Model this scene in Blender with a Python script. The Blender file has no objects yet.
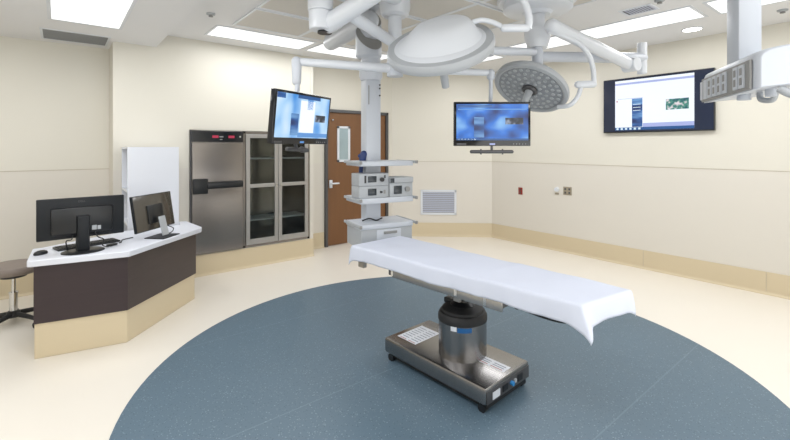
import bpy, bmesh, math, random
from mathutils import Vector, Matrix, Euler
random.seed(7)
C = bpy.context.scene.collection
PI = math.pi

# ------------------------------------------------------------------ materials
def lin(h):
    h = h.lstrip('#')
    out = []
    for i in (0, 2, 4):
        c = int(h[i:i+2], 16) / 255
        out.append(c/12.92 if c <= .04045 else ((c+.055)/1.055)**2.4)
    return (*out, 1)

def mat(name, col, rough=.5, metal=0, var=.04, scale=6, emit=None, es=0, coat=0, stretch=None, bump=0, spec=.5):
    m = bpy.data.materials.new(name); m.use_nodes = True
    nt = m.node_tree; b = nt.nodes['Principled BSDF']
    c = lin(col)
    tc = nt.nodes.new('ShaderNodeTexCoord'); mp = nt.nodes.new('ShaderNodeMapping')
    nt.links.new(tc.outputs['Object'], mp.inputs[0])
    if stretch: mp.inputs['Scale'].default_value = stretch
    nz = nt.nodes.new('ShaderNodeTexNoise'); nz.inputs['Scale'].default_value = scale
    nz.inputs['Detail'].default_value = 4
    nt.links.new(mp.outputs[0], nz.inputs['Vector'])
    mx = nt.nodes.new('ShaderNodeMix'); mx.data_type = 'RGBA'
    mx.inputs[6].default_value = tuple(v*(1-var) for v in c[:3]) + (1,)
    mx.inputs[7].default_value = tuple(min(1, v*(1+var)) for v in c[:3]) + (1,)
    nt.links.new(nz.outputs['Fac'], mx.inputs[0])
    nt.links.new(mx.outputs[2], b.inputs['Base Color'])
    b.inputs['Roughness'].default_value = rough
    b.inputs['Metallic'].default_value = metal
    b.inputs['Specular IOR Level'].default_value = spec
    b.inputs['Coat Weight'].default_value = coat
    if emit:
        b.inputs['Emission Color'].default_value = lin(emit)
        b.inputs['Emission Strength'].default_value = es
    if bump:
        bp = nt.nodes.new('ShaderNodeBump'); bp.inputs['Strength'].default_value = bump
        bp.inputs['Distance'].default_value = .01
        nt.links.new(nz.outputs['Fac'], bp.inputs['Height']); nt.links.new(bp.outputs[0], b.inputs['Normal'])
    return m

def wall_mat():
    m = mat('painted_panel_wall', '#DCD8CC', .45, var=.012, scale=1.5)
    nt = m.node_tree; b = nt.nodes['Principled BSDF']
    g = nt.nodes.new('ShaderNodeNewGeometry'); sp = nt.nodes.new('ShaderNodeSeparateXYZ')
    nt.links.new(g.outputs['Position'], sp.inputs[0])
    lt = nt.nodes.new('ShaderNodeMath'); lt.operation = 'LESS_THAN'; lt.inputs[1].default_value = 1.257
    nt.links.new(sp.outputs['Z'], lt.inputs[0])
    mx = nt.nodes.new('ShaderNodeMix'); mx.data_type = 'RGBA'
    src = b.inputs['Base Color'].links[0].from_socket
    nt.links.new(src, mx.inputs[6]); mx.inputs[7].default_value = lin('#DAD5CB')
    nt.links.new(lt.outputs[0], mx.inputs[0]); nt.links.new(mx.outputs[2], b.inputs['Base Color'])
    return m

def blue_floor_mat():
    m = mat('speckled_blue_vinyl', '#5A6F7E', .42, var=.1, scale=1.2)
    nt = m.node_tree; b = nt.nodes['Principled BSDF']
    g = nt.nodes.new('ShaderNodeNewGeometry')
    base = b.inputs['Base Color'].links[0].from_socket
    for sc, th, col, f in ((75, .14, '#A9B9C0', .35), (120, .13, '#B9C6CC', .28), (95, .2, '#2E4654', .5)):
        v = nt.nodes.new('ShaderNodeTexVoronoi'); v.inputs['Scale'].default_value = sc
        nt.links.new(g.outputs['Position'], v.inputs['Vector'])
        w = nt.nodes.new('ShaderNodeTexWhiteNoise'); nt.links.new(v.outputs['Position'], w.inputs['Vector'])
        l1 = nt.nodes.new('ShaderNodeMath'); l1.operation = 'LESS_THAN'; l1.inputs[1].default_value = .3
        nt.links.new(v.outputs['Distance'], l1.inputs[0])
        l2 = nt.nodes.new('ShaderNodeMath'); l2.operation = 'LESS_THAN'; l2.inputs[1].default_value = th
        nt.links.new(w.outputs['Value'], l2.inputs[0])
        mu = nt.nodes.new('ShaderNodeMath'); mu.operation = 'MULTIPLY'
        nt.links.new(l1.outputs[0], mu.inputs[0]); nt.links.new(l2.outputs[0], mu.inputs[1])
        m2 = nt.nodes.new('ShaderNodeMath'); m2.operation = 'MULTIPLY'; m2.inputs[1].default_value = f
        nt.links.new(mu.outputs[0], m2.inputs[0])
        mx = nt.nodes.new('ShaderNodeMix'); mx.data_type = 'RGBA'
        nt.links.new(base, mx.inputs[6]); mx.inputs[7].default_value = lin(col)
        nt.links.new(m2.outputs[0], mx.inputs[0]); base = mx.outputs[2]
    # welded seams between the vinyl sheets
    sp = nt.nodes.new('ShaderNodeSeparateXYZ'); nt.links.new(g.outputs['Position'], sp.inputs[0])
    a = nt.nodes.new('ShaderNodeMath'); a.operation = 'ADD'; a.inputs[1].default_value = -1.03 + 11.85 + .004
    nt.links.new(sp.outputs['Y'], a.inputs[0])
    mo = nt.nodes.new('ShaderNodeMath'); mo.operation = 'MODULO'; mo.inputs[1].default_value = 1.185
    nt.links.new(a.outputs[0], mo.inputs[0])
    l = nt.nodes.new('ShaderNodeMath'); l.operation = 'LESS_THAN'; l.inputs[1].default_value = .008
    nt.links.new(mo.outputs[0], l.inputs[0])
    k = nt.nodes.new('ShaderNodeMath'); k.operation = 'MULTIPLY'; k.inputs[1].default_value = .2
    nt.links.new(l.outputs[0], k.inputs[0])
    mx = nt.nodes.new('ShaderNodeMix'); mx.data_type = 'RGBA'
    nt.links.new(base, mx.inputs[6]); mx.inputs[7].default_value = lin('#8FA3AE')
    nt.links.new(k.outputs[0], mx.inputs[0]); nt.links.new(mx.outputs[2], b.inputs['Base Color'])
    return m

def lens_mat(es):
    """prismatic lens of a ceiling light: glowing with a faint grid"""
    m = bpy.data.materials.new('glowing_prismatic_lens'); m.use_nodes = True
    nt = m.node_tree; b = nt.nodes['Principled BSDF']
    g = nt.nodes.new('ShaderNodeNewGeometry')
    br = nt.nodes.new('ShaderNodeTexBrick'); br.inputs['Scale'].default_value = 1
    br.offset = 0; br.inputs['Brick Width'].default_value = .05; br.inputs['Row Height'].default_value = .05
    br.inputs['Mortar Size'].default_value = .007
    br.inputs['Color1'].default_value = (1, 1, 1, 1); br.inputs['Color2'].default_value = (.97, .98, 1, 1)
    br.inputs['Mortar'].default_value = (.62, .65, .70, 1)
    nt.links.new(g.outputs['Position'], br.inputs['Vector'])
    nt.links.new(br.outputs['Color'], b.inputs['Emission Color'])
    b.inputs['Emission Strength'].default_value = es
    b.inputs['Base Color'].default_value = (.8, .8, .8, 1)
    return m

def glow_noise(name, c1, c2, c3, scale, es, stretch=(1, 1, 1), off=0):
    """screen picture: soft blue shapes"""
    m = bpy.data.materials.new(name); m.use_nodes = True
    nt = m.node_tree; b = nt.nodes['Principled BSDF']
    tc = nt.nodes.new('ShaderNodeTexCoord'); mp = nt.nodes.new('ShaderNodeMapping')
    mp.inputs['Scale'].default_value = stretch; mp.inputs['Location'].default_value = (off, off, off)
    nt.links.new(tc.outputs['Object'], mp.inputs[0])
    nz = nt.nodes.new('ShaderNodeTexNoise'); nz.inputs['Scale'].default_value = scale; nz.inputs['Detail'].default_value = 1.5
    nt.links.new(mp.outputs[0], nz.inputs['Vector'])
    r = nt.nodes.new('ShaderNodeValToRGB')
    r.color_ramp.elements[0].position = .33; r.color_ramp.elements[0].color = lin(c1)
    r.color_ramp.elements[1].position = .68; r.color_ramp.elements[1].color = lin(c3)
    e = r.color_ramp.elements.new(.5); e.color = lin(c2)
    nt.links.new(nz.outputs['Fac'], r.inputs[0]); nt.links.new(r.outputs[0], b.inputs['Emission Color'])
    b.inputs['Emission Strength'].default_value = es
    b.inputs['Base Color'].default_value = (.02, .02, .02, 1); b.inputs['Roughness'].default_value = .25
    return m

M = {}
M['wall'] = wall_mat()
M['pilaster'] = M['wall']
M['base'] = mat('tan_vinyl_base', '#D1C2A4', .4, var=.02, scale=2)
M['floor'] = mat('cream_vinyl_floor', '#E9E3D8', .3, var=.025, scale=1.3, spec=.5)
M['blue'] = blue_floor_mat()
M['ceiling'] = mat('white_ceiling_paint', '#E6E6E7', .6, var=.01)
M['seam'] = mat('panel_joint', '#BDB4A2', .5, var=.02)
M['white'] = mat('white_enamel', '#DCE0E6', .3, var=.01, coat=.2)
M['offwhite'] = mat('pale_grey_enamel', '#C6CBD3', .35, var=.015)
M['greyp'] = mat('mid_grey_plastic', '#8E8E8C', .45, var=.03)
M['lgrey'] = mat('light_grey_plastic', '#AEB2B6', .4, var=.02)
M['steel'] = mat('brushed_stainless', '#8D8782', .2, metal=.9, var=.1, scale=3, stretch=(1, 1, 40))
M['steelh'] = mat('brushed_stainless_bright', '#AFADAB', .33, metal=.9, var=.06, scale=3, stretch=(30, 1, 1))
M['steelt'] = mat('satin_table_steel', '#979594', .27, metal=1, var=.08, scale=3, stretch=(1, 20, 1))
M['chrome'] = mat('chrome', '#D0D0D0', .12, metal=1, var=.01)
M['dmetal'] = mat('dark_grey_metal', '#5C5C5E', .4, metal=.6, var=.03)
M['black'] = mat('black_plastic', '#15171A', .35, var=.1)
M['blackm'] = mat('black_matte_rubber', '#1D1E20', .6, var=.1)
M['dark'] = mat('charcoal_plastic', '#1A1D21', .45, var=.06, spec=.3)
M['glossb'] = mat('gloss_black_bezel', '#14161B', .12, var=.05)
M['navyb'] = mat('dark_navy_glass', '#252C40', .15, var=.1)
M['wood'] = mat('brown_wood_veneer', '#76502F', .45, var=.14, scale=5, stretch=(3, 3, .35))
M['laminate'] = mat('dark_brown_laminate', '#33272A', .4, var=.18, scale=6, stretch=(.6, .6, 9))
M['laminate2'] = mat('mid_brown_laminate', '#413634', .4, var=.18, scale=6, stretch=(.6, .6, 9))
M['counter'] = mat('white_solid_surface', '#DCDFE8', .35, var=.01)
M['melamine'] = mat('white_melamine', '#E2E5EC', .45, var=.01)
M['cloth'] = mat('white_sheet', '#D3D8E6', .8, var=.015, scale=8, bump=.15)
M['seat'] = mat('taupe_vinyl', '#857A72', .55, var=.04)
M['diffuser'] = mat('beige_perforated_panel', '#D3CFC8', .6, var=.02, scale=40)
M['vent'] = mat('grey_grille', '#8E9091', .5, var=.05)
M['ventlight'] = mat('pale_grille', '#B5BACA', .5, var=.03)
M['lens'] = lens_mat(.97)
M['lampglow'] = mat('downlight_lens', '#FFFFFF', emit='#FFFBF2', es=7)
M['paper'] = mat('white_label', '#DFE3EA', .5, var=.02)
M['ink'] = mat('grey_print', '#70788A', .6, var=.1)
M['red_ink'] = mat('red_print', '#A8584F', .6, var=.1)
M['bluelabel'] = mat('blue_label', '#1E5C96', .4, var=.05)
M['bluep'] = mat('blue_plug', '#2E86C8', .4, var=.05)
M['navy'] = mat('navy_hose', '#22386E', .4, var=.05)
M['redglow'] = mat('red_digits', '#501018', emit='#B83050', es=.7)
M['redout'] = mat('red_outlet', '#8E2F26', .4)
M['outlet'] = mat('taupe_outlet', '#9C927F', .4)
M['lcd'] = mat('dim_device_display', '#2B333A', .2)
M['frosted'] = mat('door_lite_glass', '#9FB0B4', .15, var=.25, scale=3)
g = bpy.data.materials.new('clear_glass'); g.use_nodes = True
b = g.node_tree.nodes['Principled BSDF']
b.inputs['Base Color'].default_value = (.62, .66, .64, 1); b.inputs['Transmission Weight'].default_value = 1
b.inputs['Roughness'].default_value = .02; b.inputs['IOR'].default_value = 1.25
M['glass'] = g
M['led'] = mat('led_cover', '#9A9EA2', .25, var=.3, scale=45)
M['scr_blue'] = glow_noise('blue_desktop', '#082466', '#1E74D8', '#8CC4F4', 5.5, .9, (1, 1, 1.3), 3.1)
M['scr_pale'] = glow_noise('pale_blue_desktop', '#3F8FDC', '#A9D2F5', '#E3F0FC', 5, .95, (1.3, 1, .8), 1.2)
M['scr_white'] = mat('white_page_glow', '#202020', .2, emit='#E9F1FB', es=1.05, var=.01)
M['scr_mid'] = mat('mid_blue_glow', '#101828', .2, emit='#5E97D8', es=.9)
M['scr_deep'] = glow_noise('deep_blue_picture', '#0F2E6A', '#2760A8', '#6FA4DC', 9, .8, (.5, 1, 2), .4)
M['scr_lav'] = mat('lavender_glow', '#181828', .2, emit='#A9B4E2', es=.95)
M['scr_bar'] = mat('taskbar_glow', '#101828', .2, emit='#2C5C98', es=.8)
M['scr_icon'] = mat('icon_glow', '#202020', .2, emit='#D8ECF8', es=1.0)
M['scr_dark'] = glow_noise('dark_thumbnail', '#1A2230', '#3F4A62', '#A8B4C8', 26, .6)
M['scr_pic'] = glow_noise('thumbnail_picture', '#1B4F63', '#3E8A7C', '#E8DCE4', 22, .9)

# ------------------------------------------------------------------ mesh builder
class MB:
    def __init__(s): s.bm = bmesh.new()
    def _new(s, n0, mtx):
        s.bm.verts.ensure_lookup_table()
        bmesh.ops.transform(s.bm, matrix=mtx, verts=s.bm.verts[n0:])
    def box(s, x0, y0, z0, x1, y1, z1, mtx=None, bev=0):
        vs = [s.bm.verts.new((x, y, z)) for x in (x0, x1) for y in (y0, y1) for z in (z0, z1)]
        fs = [s.bm.faces.new([vs[i] for i in f]) for f in ((0, 1, 3, 2), (4, 6, 7, 5), (0, 4, 5, 1), (2, 3, 7, 6), (0, 2, 6, 4), (1, 5, 7, 3))]
        if bev:
            es = {e for f in fs for e in f.edges}
            r = bmesh.ops.bevel(s.bm, geom=list(es), offset=bev, segments=2, affect='EDGES', profile=.5)
            vs = list({v for f in r['faces'] for v in f.verts} | {v for v in vs if v.is_valid})
        if mtx: bmesh.ops.transform(s.bm, matrix=mtx, verts=vs)
        return s
    def prism(s, poly, z0, z1, bev=0):
        a = [s.bm.verts.new((x, y, z0)) for x, y in poly]; c = [s.bm.verts.new((x, y, z1)) for x, y in poly]
        n = len(poly)
        fs = [s.bm.faces.new(a[::-1]), s.bm.faces.new(c)]
        for i in range(n): fs.append(s.bm.faces.new((a[i], a[(i+1) % n], c[(i+1) % n], c[i])))
        if bev:
            es = {e for f in fs for e in f.edges}
            bmesh.ops.bevel(s.bm, geom=list(es), offset=bev, segments=2, affect='EDGES', profile=.5)
        return s
    def ring_loft(s, rings, close=True, caps=True):
        vr = [[s.bm.verts.new(p) for p in r] for r in rings]
        n = len(vr[0])
        for i in range(len(vr)-1):
            for j in range(n):
                s.bm.faces.new((vr[i][j], vr[i][(j+1) % n], vr[i+1][(j+1) % n], vr[i+1][j]))
        if caps:
            s.bm.faces.new(vr[0][::-1]); s.bm.faces.new(vr[-1])
        return s
    def lathe(s, prof, seg=32, mtx=None, sy=1, caps=True):
        rings = [[Vector((r*math.cos(2*PI*k/seg), sy*r*math.sin(2*PI*k/seg), z)) for k in range(seg)] for r, z in prof]
        if mtx: rings = [[mtx @ p for p in r] for r in rings]
        return s.ring_loft(rings, caps=caps)
    def cyl(s, p0, p1, r0, r1=None, seg=20):
        r1 = r0 if r1 is None else r1
        p0, p1 = Vector(p0), Vector(p1); d = p1-p0
        q = d.to_track_quat('Z', 'Y').to_matrix().to_4x4()
        return s.lathe([(r0, 0), (r1, d.length)], seg, Matrix.Translation(p0) @ q)
    def capsule(s, p0, p1, r0, r1=None, seg=20):
        r1 = r0 if r1 is None else r1
        p0, p1 = Vector(p0), Vector(p1); d = p1-p0; L = d.length
        prof = [(max(.001, r0*math.cos(a)), r0*math.sin(a)) for a in [(-PI/2)+(PI/2)*i/6 for i in range(6)]]
        prof += [(r0, 0), (r1, L)]
        prof += [(max(.001, r1*math.cos(a)), L+r1*math.sin(a)) for a in [(PI/2)*i/6 for i in range(1, 7)]]
        q = d.to_track_quat('Z', 'Y').to_matrix().to_4x4()
        return s.lathe(prof, seg, Matrix.Translation(p0) @ q)
    def tube(s, pts, r, seg=12, sub=6):
        pts = [Vector(p) for p in pts]
        if len(pts) > 2 and sub > 1:
            P = [2*pts[0]-pts[1]] + pts + [2*pts[-1]-pts[-2]]; out = []
            for i in range(1, len(P)-2):
                for k in range(sub):
                    t = k/sub; a, b_, c, d = P[i-1], P[i], P[i+1], P[i+2]
                    out.append(.5*((2*b_)+(c-a)*t+(2*a-5*b_+4*c-d)*t*t+(3*b_-a-3*c+d)*t**3))
            out.append(pts[-1]); pts = out
        n = None; rings = []
        for i, p in enumerate(pts):
            t = (pts[min(i+1, len(pts)-1)]-pts[max(i-1, 0)]).normalized()
            if n is None:
                n = t.orthogonal().normalized()
            n = (n - t*n.dot(t)).normalized(); bb = t.cross(n)
            rr = r(i/(len(pts)-1)) if callable(r) else r
            rings.append([p + rr*(n*math.cos(2*PI*k/seg)+bb*math.sin(2*PI*k/seg)) for k in range(seg)])
        return s.ring_loft(rings)
    def quad(s, pts):
        s.bm.faces.new([s.bm.verts.new(p) for p in pts]); return s
    def build(s, name, m, parent=None, smooth=True, bevel=0, subsurf=0):
        bmesh.ops.recalc_face_normals(s.bm, faces=s.bm.faces[:])
        me = bpy.data.meshes.new(name); s.bm.to_mesh(me); s.bm.free()
        if isinstance(m, (list, tuple)):
            for q in m: me.materials.append(q)
        else: me.materials.append(m)
        o = bpy.data.objects.new(name, me); C.objects.link(o)
        if smooth:
            for p in me.polygons: p.use_smooth = True
            md = None
            me.set_sharp_from_angle(angle=math.radians(35))
        if bevel:
            md = o.modifiers.new('bevel', 'BEVEL'); md.width = bevel; md.segments = 2; md.limit_method = 'ANGLE'; md.angle_limit = math.radians(40)
        if subsurf:
            md = o.modifiers.new('sub', 'SUBSURF'); md.levels = md.render_levels = subsurf
        if parent: o.parent = parent
        return o

def box(x0, y0, z0, x1, y1, z1, bev=0): return MB().box(x0, y0, z0, x1, y1, z1, bev=bev)
def tag(o, label, cat=None, group=None, kind=None):
    o['label'] = label
    if cat: o['category'] = cat
    if group: o['group'] = group
    if kind: o['kind'] = kind
    return o
def thing(name, label, cat, loc=(0, 0, 0), rz=0, group=None):
    o = bpy.data.objects.new(name, None); C.objects.link(o)
    o.location = loc; o.rotation_euler = (0, 0, rz); o.empty_display_size = .1
    return tag(o, label, cat, group)
def struct(mb, name, m, label, cat, **k):
    return tag(mb.build(name, m, None, **k), label, cat, kind='structure')

# ------------------------------------------------------------------ the room
H = 2.74; HL = 2.595; E = 5.63; N = 5.21; NW = 5.65; ND = 5.53; W0 = -1.9; S0 = -2.2
struct(box(W0-.1, S0-.1, -.1, E+.1, 6.0, 0), 'floor', M['floor'], 'cream sheet vinyl floor around the blue circle', 'floor', smooth=False)
disc = [(2.094+1.972*math.cos(2*PI*k/128), 2.038+1.972*math.sin(2*PI*k/128)) for k in range(128)]
struct(MB().prism(disc, 0.0, .003), 'floor_inlay', M['blue'], 'large round blue speckled vinyl area of the floor', 'floor', smooth=False)
# ceiling: high part and the lower soffit on the left
struct(box(.83, S0-.1, H, E+.1, 6.0, H+.1), 'ceiling', M['ceiling'], 'white main ceiling over the operating table', 'ceiling', smooth=False)
struct(box(W0-.1, S0-.1, HL, .83, 6.0, H+.1), 'ceiling', M['ceiling'], 'lower white ceiling section above the desk', 'ceiling', smooth=False)
# north wall with an opening for the built-in cabinets
CX0, CX1, CZ0, CZ1 = 1.165, 2.685, .245, 1.70
nb = MB()
nb.box(.4365, N, 0, CX0, 5.72, H+.05).box(CX1, N, 0, 2.735, ND+.08, H+.05).box(CX0, N, CZ1, CX1, 5.72, H+.05).box(CX0, N, 0, CX1, 5.72, CZ0)
nb.box(CX0, 5.66, CZ0, CX1, 5.72, CZ1)
struct(nb, 'wall_north', M['wall'], 'cream wall holding the two built in steel cabinets', 'wall', smooth=False)
struct(box(W0-.1, NW, 0, .4365, NW+.1, HL+.05), 'wall_northwest', M['wall'], 'cream wall behind the desk and stool', 'wall', smooth=False)
struct(MB().box(2.735, ND+.02, 0, 3.10, ND+.1, H+.05).box(4.29, ND+.02, 0, 4.46, ND+.1, H+.05).box(3.10, ND+.02, 2.07, 4.29, ND+.1, H+.05),
       'wall_door', M['wall'], 'cream wall around the brown door', 'wall', smooth=False)
# chamfer wall
A = Vector((4.42, ND, 0)); B = Vector((E, 4.42, 0)); d = (B-A).normalized(); nrm = Vector((d.y, -d.x, 0))  # points into room?
if nrm.dot(Vector((0, 0, 0))-A) < 0: nrm = -nrm
def strip(p, q, n, off0, off1, z0, z1):
    p, q = Vector((p[0], p[1], 0)), Vector((q[0], q[1], 0))
    a, b_, c, d_ = p+n*off0, q+n*off0, q+n*off1, p+n*off1
    return MB().prism([(a.x, a.y), (b_.x, b_.y), (c.x, c.y), (d_.x, d_.y)], z0, z1)
struct(strip(A-d*.03, B+d*.05, nrm, -.1, 0, 0, H+.05), 'wall_northeast', M['wall'], 'angled cream corner wall with the return air grille', 'wall', smooth=False)
struct(box(E, S0-.1, 0, E+.1, 4.47, H+.05), 'wall_east', M['wall'], 'long cream right wall with the large screen', 'wall', smooth=False)
struct(box(W0-.1, S0, 0, W0, NW, HL+.05), 'wall_west', M['wall'], 'cream wall left of the camera', 'wall', smooth=False)
struct(box(W0, S0-.1, 0, E, S0, H+.05), 'wall_south', M['wall'], 'cream wall behind the camera', 'wall', smooth=False)
# bases with a small cove at the floor
BH = .226
def base(name, p, q, n, h, label):
    p, q = Vector((*p, 0)), Vector((*q, 0))
    prof = [(0, 0), (.035, 0), (.035, .004), (.022, .010), (.014, .022), (.012, .04), (.012, h), (0, h)]
    m = MB(); m.ring_loft([[p+n*o+Vector((0, 0, z)) for o, z in prof], [q+n*o+Vector((0, 0, z)) for o, z in prof]])
    return struct(m, name, M['base'], label, 'baseboard', smooth=False)
X, Y = Vector((1, 0, 0)), Vector((0, 1, 0))
base('baseboard_east', (E, S0), (E, 4.41), -X, BH, 'tan vinyl base along the long right wall')
base('baseboard_northeast', tuple(A.xy), tuple(B.xy), nrm, BH, 'tan vinyl base below the return air grille')
base('baseboard_north', (.4365, N), (2.737, N), -Y, .24, 'tall tan vinyl base under the steel cabinets')
base('baseboard_northwest', (W0, NW), (.4365, NW), -Y, BH, 'tan vinyl base behind the stool')
base('baseboard_west', (W0, S0), (W0, NW), X, BH, 'tan vinyl base along the wall left of the camera')
base('baseboard_door', (2.737, ND+.02), (3.09, ND+.02), -Y, BH, 'short tan vinyl base left of the brown door')
base('baseboard_pilaster', (.4365, N-.01), (.4365, NW), -X, BH, 'short tan vinyl base on the wall return behind the desk')
# horizontal panel joints and a few vertical ones
def seam(name, p, q, n, z, label):
    struct(strip(p, q, n, 0, .003, z-.003, z+.003), name, M['seam'], label, 'trim', smooth=False)
seam('trim_1', (E, S0), (E, 4.42), -X, 1.257, 'thin horizontal panel joint on the long right wall')
seam('trim_2', tuple(A.xy), tuple(B.xy), nrm, 1.257, 'thin horizontal panel joint on the angled corner wall')
seam('trim_3', (W0, NW), (.4365, NW), -Y, 1.257, 'thin horizontal panel joint above the desk')
for i, y in enumerate((2.1, .95)):
    struct(box(E-.0145, y-.002, .03, E-.0125, y+.002, BH), 'trim_%d' % (4+i), M['seam'],
           ('vertical joint in the tan base below the large screen', 'vertical joint in the tan base near the right edge')[i], 'trim', smooth=False)
struct(box(2.692, N-.004, .24, 2.735, N, H), 'trim_6', M['wall'], 'pale corner strip right of the glass cabinet', 'trim', smooth=False)

# ------------------------------------------------------------------ door
dr = thing('door_1', 'brown wooden door with narrow window behind the equipment boom', 'door', (3.10, ND, 0)); dr['kind'] = 'structure'
box(.045, .01, .008, 1.145, .055, 2.025).build('door_panel', M['wood'], dr, bevel=.002)
f = MB().box(0, -.02, 0, .045, .07, 2.07).box(1.145, -.02, 0, 1.19, .07, 2.07).box(0, -.02, 2.025, 1.19, .07, 2.07)
f.build('door_frame', M['dmetal'], dr, bevel=.003)
fr = MB().box(.215, -.005, 1.27, .25, .012, 1.82).box(.41, -.005, 1.27, .445, .012, 1.82).box(.215, -.005, 1.27, .445, .012, 1.305).box(.215, -.005, 1.785, .445, .012, 1.82)
wf = fr.build('window_frame', M['white'], dr, bevel=.002)
box(.245, .002, 1.30, .415, .008, 1.79).build('pane', M['frosted'], wf, smooth=False)
hd = MB().box(.075, -.012, .88, .125, .012, 1.0, bev=.004)
hd.tube([(.10, .0, .95), (.10, -.05, .95), (.13, -.062, .95), (.21, -.062, .95)], .012)
hd.build('handle', M['white'], dr)
box(.045+.07, -.012, 1.90, .145, .012, 1.92).build('coat_hook', M['chrome'], dr)

# ------------------------------------------------------------------ built-in cabinets
wc = thing('warming_cabinet', 'tall stainless steel warming cabinet with black control strip', 'cabinet', (1.17, N, .245))
w = .605; h = 1.45
MB().box(0, 0, 0, w, .42, h).build('body', M['steel'], wc, bevel=.004)
box(.018, -.028, .01, w-.008, 0, h-.145).build('door', M['steel'], wc, bevel=.005)
bl = MB().box(.02, -.055, .71, .185, -.028, .885, bev=.006).box(.17, -.066, .765, w-.015, -.032, .845, bev=.014)
bl.build('handle', M['black'], wc)
cp = box(.01, -.034, h-.135, w-.01, 0, h-.008).build('control_panel', M['glossb'], wc, bevel=.003)
for x in (.235, .42):
    box(x, -.037, h-.088, x+.07, -.033, h-.058).build('digit_display', M['redglow'], cp, smooth=False)
MB().box(.315, -.037, h-.08, .36, -.033, h-.066).box(.32, -.037, h-.108, .35, -.033, h-.1).build('button', M['greyp'], cp, smooth=False)
MB().cyl((w-.05, -.033, h-.07), (w-.05, -.045, h-.07), .012).build('key_lock', M['chrome'], cp)
box(0, -.02, 0, .012, 0, h).build('edge_trim', M['dmetal'], wc, smooth=False)

gc = thing('supply_cabinet', 'stainless steel supply cabinet with two tall glass doors', 'cabinet', (1.777, N, .245))
w = .903; h = 1.45
bd = MB()
bd.box(0, 0, 0, .03, .4, h).box(w-.03, 0, 0, w, .4, h).box(0, 0, 0, w, .4, .03).box(0, 0, h-.03, w, .4, h).box(0, .385, 0, w, .4, h)
bd.box(w/2-.01, .01, 0, w/2+.01, .03, h)
bd.build('body', M['steel'], gc, bevel=.002)
for zz in (.32, 1.10):
    box(.03, .04, zz, w-.03, .38, zz+.016).build('shelf', M['lgrey'], gc, smooth=False)
def cab_door(x0, x1, knob):
    z0, z1, mid = .035, h-.035, .745
    r = .048
    m = MB().box(x0, -.025, z0, x0+r, 0, z1).box(x1-r, -.025, z0, x1, 0, z1).box(x0+r, -.025, z0, x1-r, 0, z0+r+.02).box(x0+r, -.025, z1-r, x1-r, 0, z1).box(x0+r, -.025, mid, x1-r, 0, mid+.045)
    dd = m.build('door', M['steelh'], gc, bevel=.003)
    box(x0+r, -.014, z0+r, x1-r, -.011, mid).build('pane', M['glass'], dd, smooth=False)
    box(x0+r, -.014, mid+.045, x1-r, -.011, z1-r).build('pane', M['glass'], dd, smooth=False)
    MB().cyl((knob, -.025, .765), (knob, -.048, .765), .016).build('knob', M['chrome'], dd)
    return dd
cab_door(.03, .445, .415); cab_door(.45, w-.03, .48)

# ------------------------------------------------------------------ return air grille, outlets
ang = math.atan2(d.y, d.x)
gp = A + d*((Vector((4.974, 5.022, 0))-A).dot(d))
gr = thing('return_air_grille', 'white framed return air grille low on the angled wall', 'grille', (gp.x, gp.y, .36), ang)
# local -Y faces the room
MB().box(-.30, -.012, 0, -.265, 0, .42).box(.265, -.012, 0, .30, 0, .42).box(-.30, -.012, 0, .30, 0, .035).box(-.30, -.012, .385, .30, 0, .42).build('frame', M['white'], gr, bevel=.002)
sl = MB()
for k in range(11):
    z = .045+k*.0315
    sl.box(-.265, -.010, z, .265, -.004, z+.021)
sl.build('louvre_panel', M['ventlight'], gr, smooth=False)
box(-.265, -.003, .03, .265, 0, .39).build('backing', M['vent'], gr, smooth=False)

def outlet(y, z, hw, hh, m, label, sock):
    o = thing('wall_outlet', label, 'outlet', (E, y, z))
    MB().box(-.008, -hw, -hh, 0, hw, hh, bev=.002).build('cover_plate', m, o)
    for dy, dz in sock:
        box(-.011, dy-.012, dz-.014, -.007, dy+.012, dz+.014).build('socket', M['dmetal'], o, smooth=False)
outlet(3.867, .812, .036, .055, M['redout'], 'small red wall outlet left of the other wall plates', ((0, .022), (0, -.022)))
outlet(3.091, .876, .062, .058, M['outlet'], 'square taupe double outlet on the right wall', ((-.03, .025), (.03, .025), (-.03, -.025), (.03, -.025)))
o = thing('wall_dial', 'small round white dial on the right wall left of the square outlet', 'dial', (E, 3.253, .885))
MB().cyl((0, 0, 0), (-.03, 0, 0), .035, .03).build('dial', M['white'], o)
box(-.006, -.03, -.075, 0, .03, -.05).build('name_plate', M['outlet'], o)

# ------------------------------------------------------------------ ceiling lights, vents
def troffer(x0, y0, x1, y1, z, label, group=None):
    o = thing('ceiling_light', label, 'ceiling light', ((x0+x1)/2, (y0+y1)/2, z), 0, group)
    a, b_ = (x1-x0)/2, (y1-y0)/2; t = .025
    MB().box(-a-t, -b_-t, -.006, -a, b_+t, 0).box(a, -b_-t, -.006, a+t, b_+t, 0).box(-a, -b_-t, -.006, a, -b_, 0).box(-a, b_, -.006, a, b_+t, 0).build('frame', M['white'], o, smooth=False)
    box(-a, -b_, -.004, a, b_, -.001).build('diffuser', M['lens'], o, smooth=False)
    return o
troffer(-.05, 3.55, .43, 4.60, HL, 'large rectangular ceiling light in the low ceiling above the desk')
troffer(1.27, 4.455, 2.36, 4.875, H, 'long ceiling light in front of the steel cabinets')
troffer(2.47, 4.455, 3.56, 4.875, H, 'ceiling light partly hidden by boom arms near the brown door')
troffer(4.33, 3.55, 4.77, 4.40, H, 'far ceiling light glimpsed behind the two round surgical lamps')
troffer(4.33, 2.40, 4.77, 3.42, H, 'ceiling light seen above the smaller tilted surgical lamp')
troffer(4.33, 1.25, 4.77, 2.265, H, 'long bright ceiling light above the large wall screen')
troffer(4.33, .10, 4.77, 1.12, H, 'ceiling light behind the square pendant column at upper right')
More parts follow.
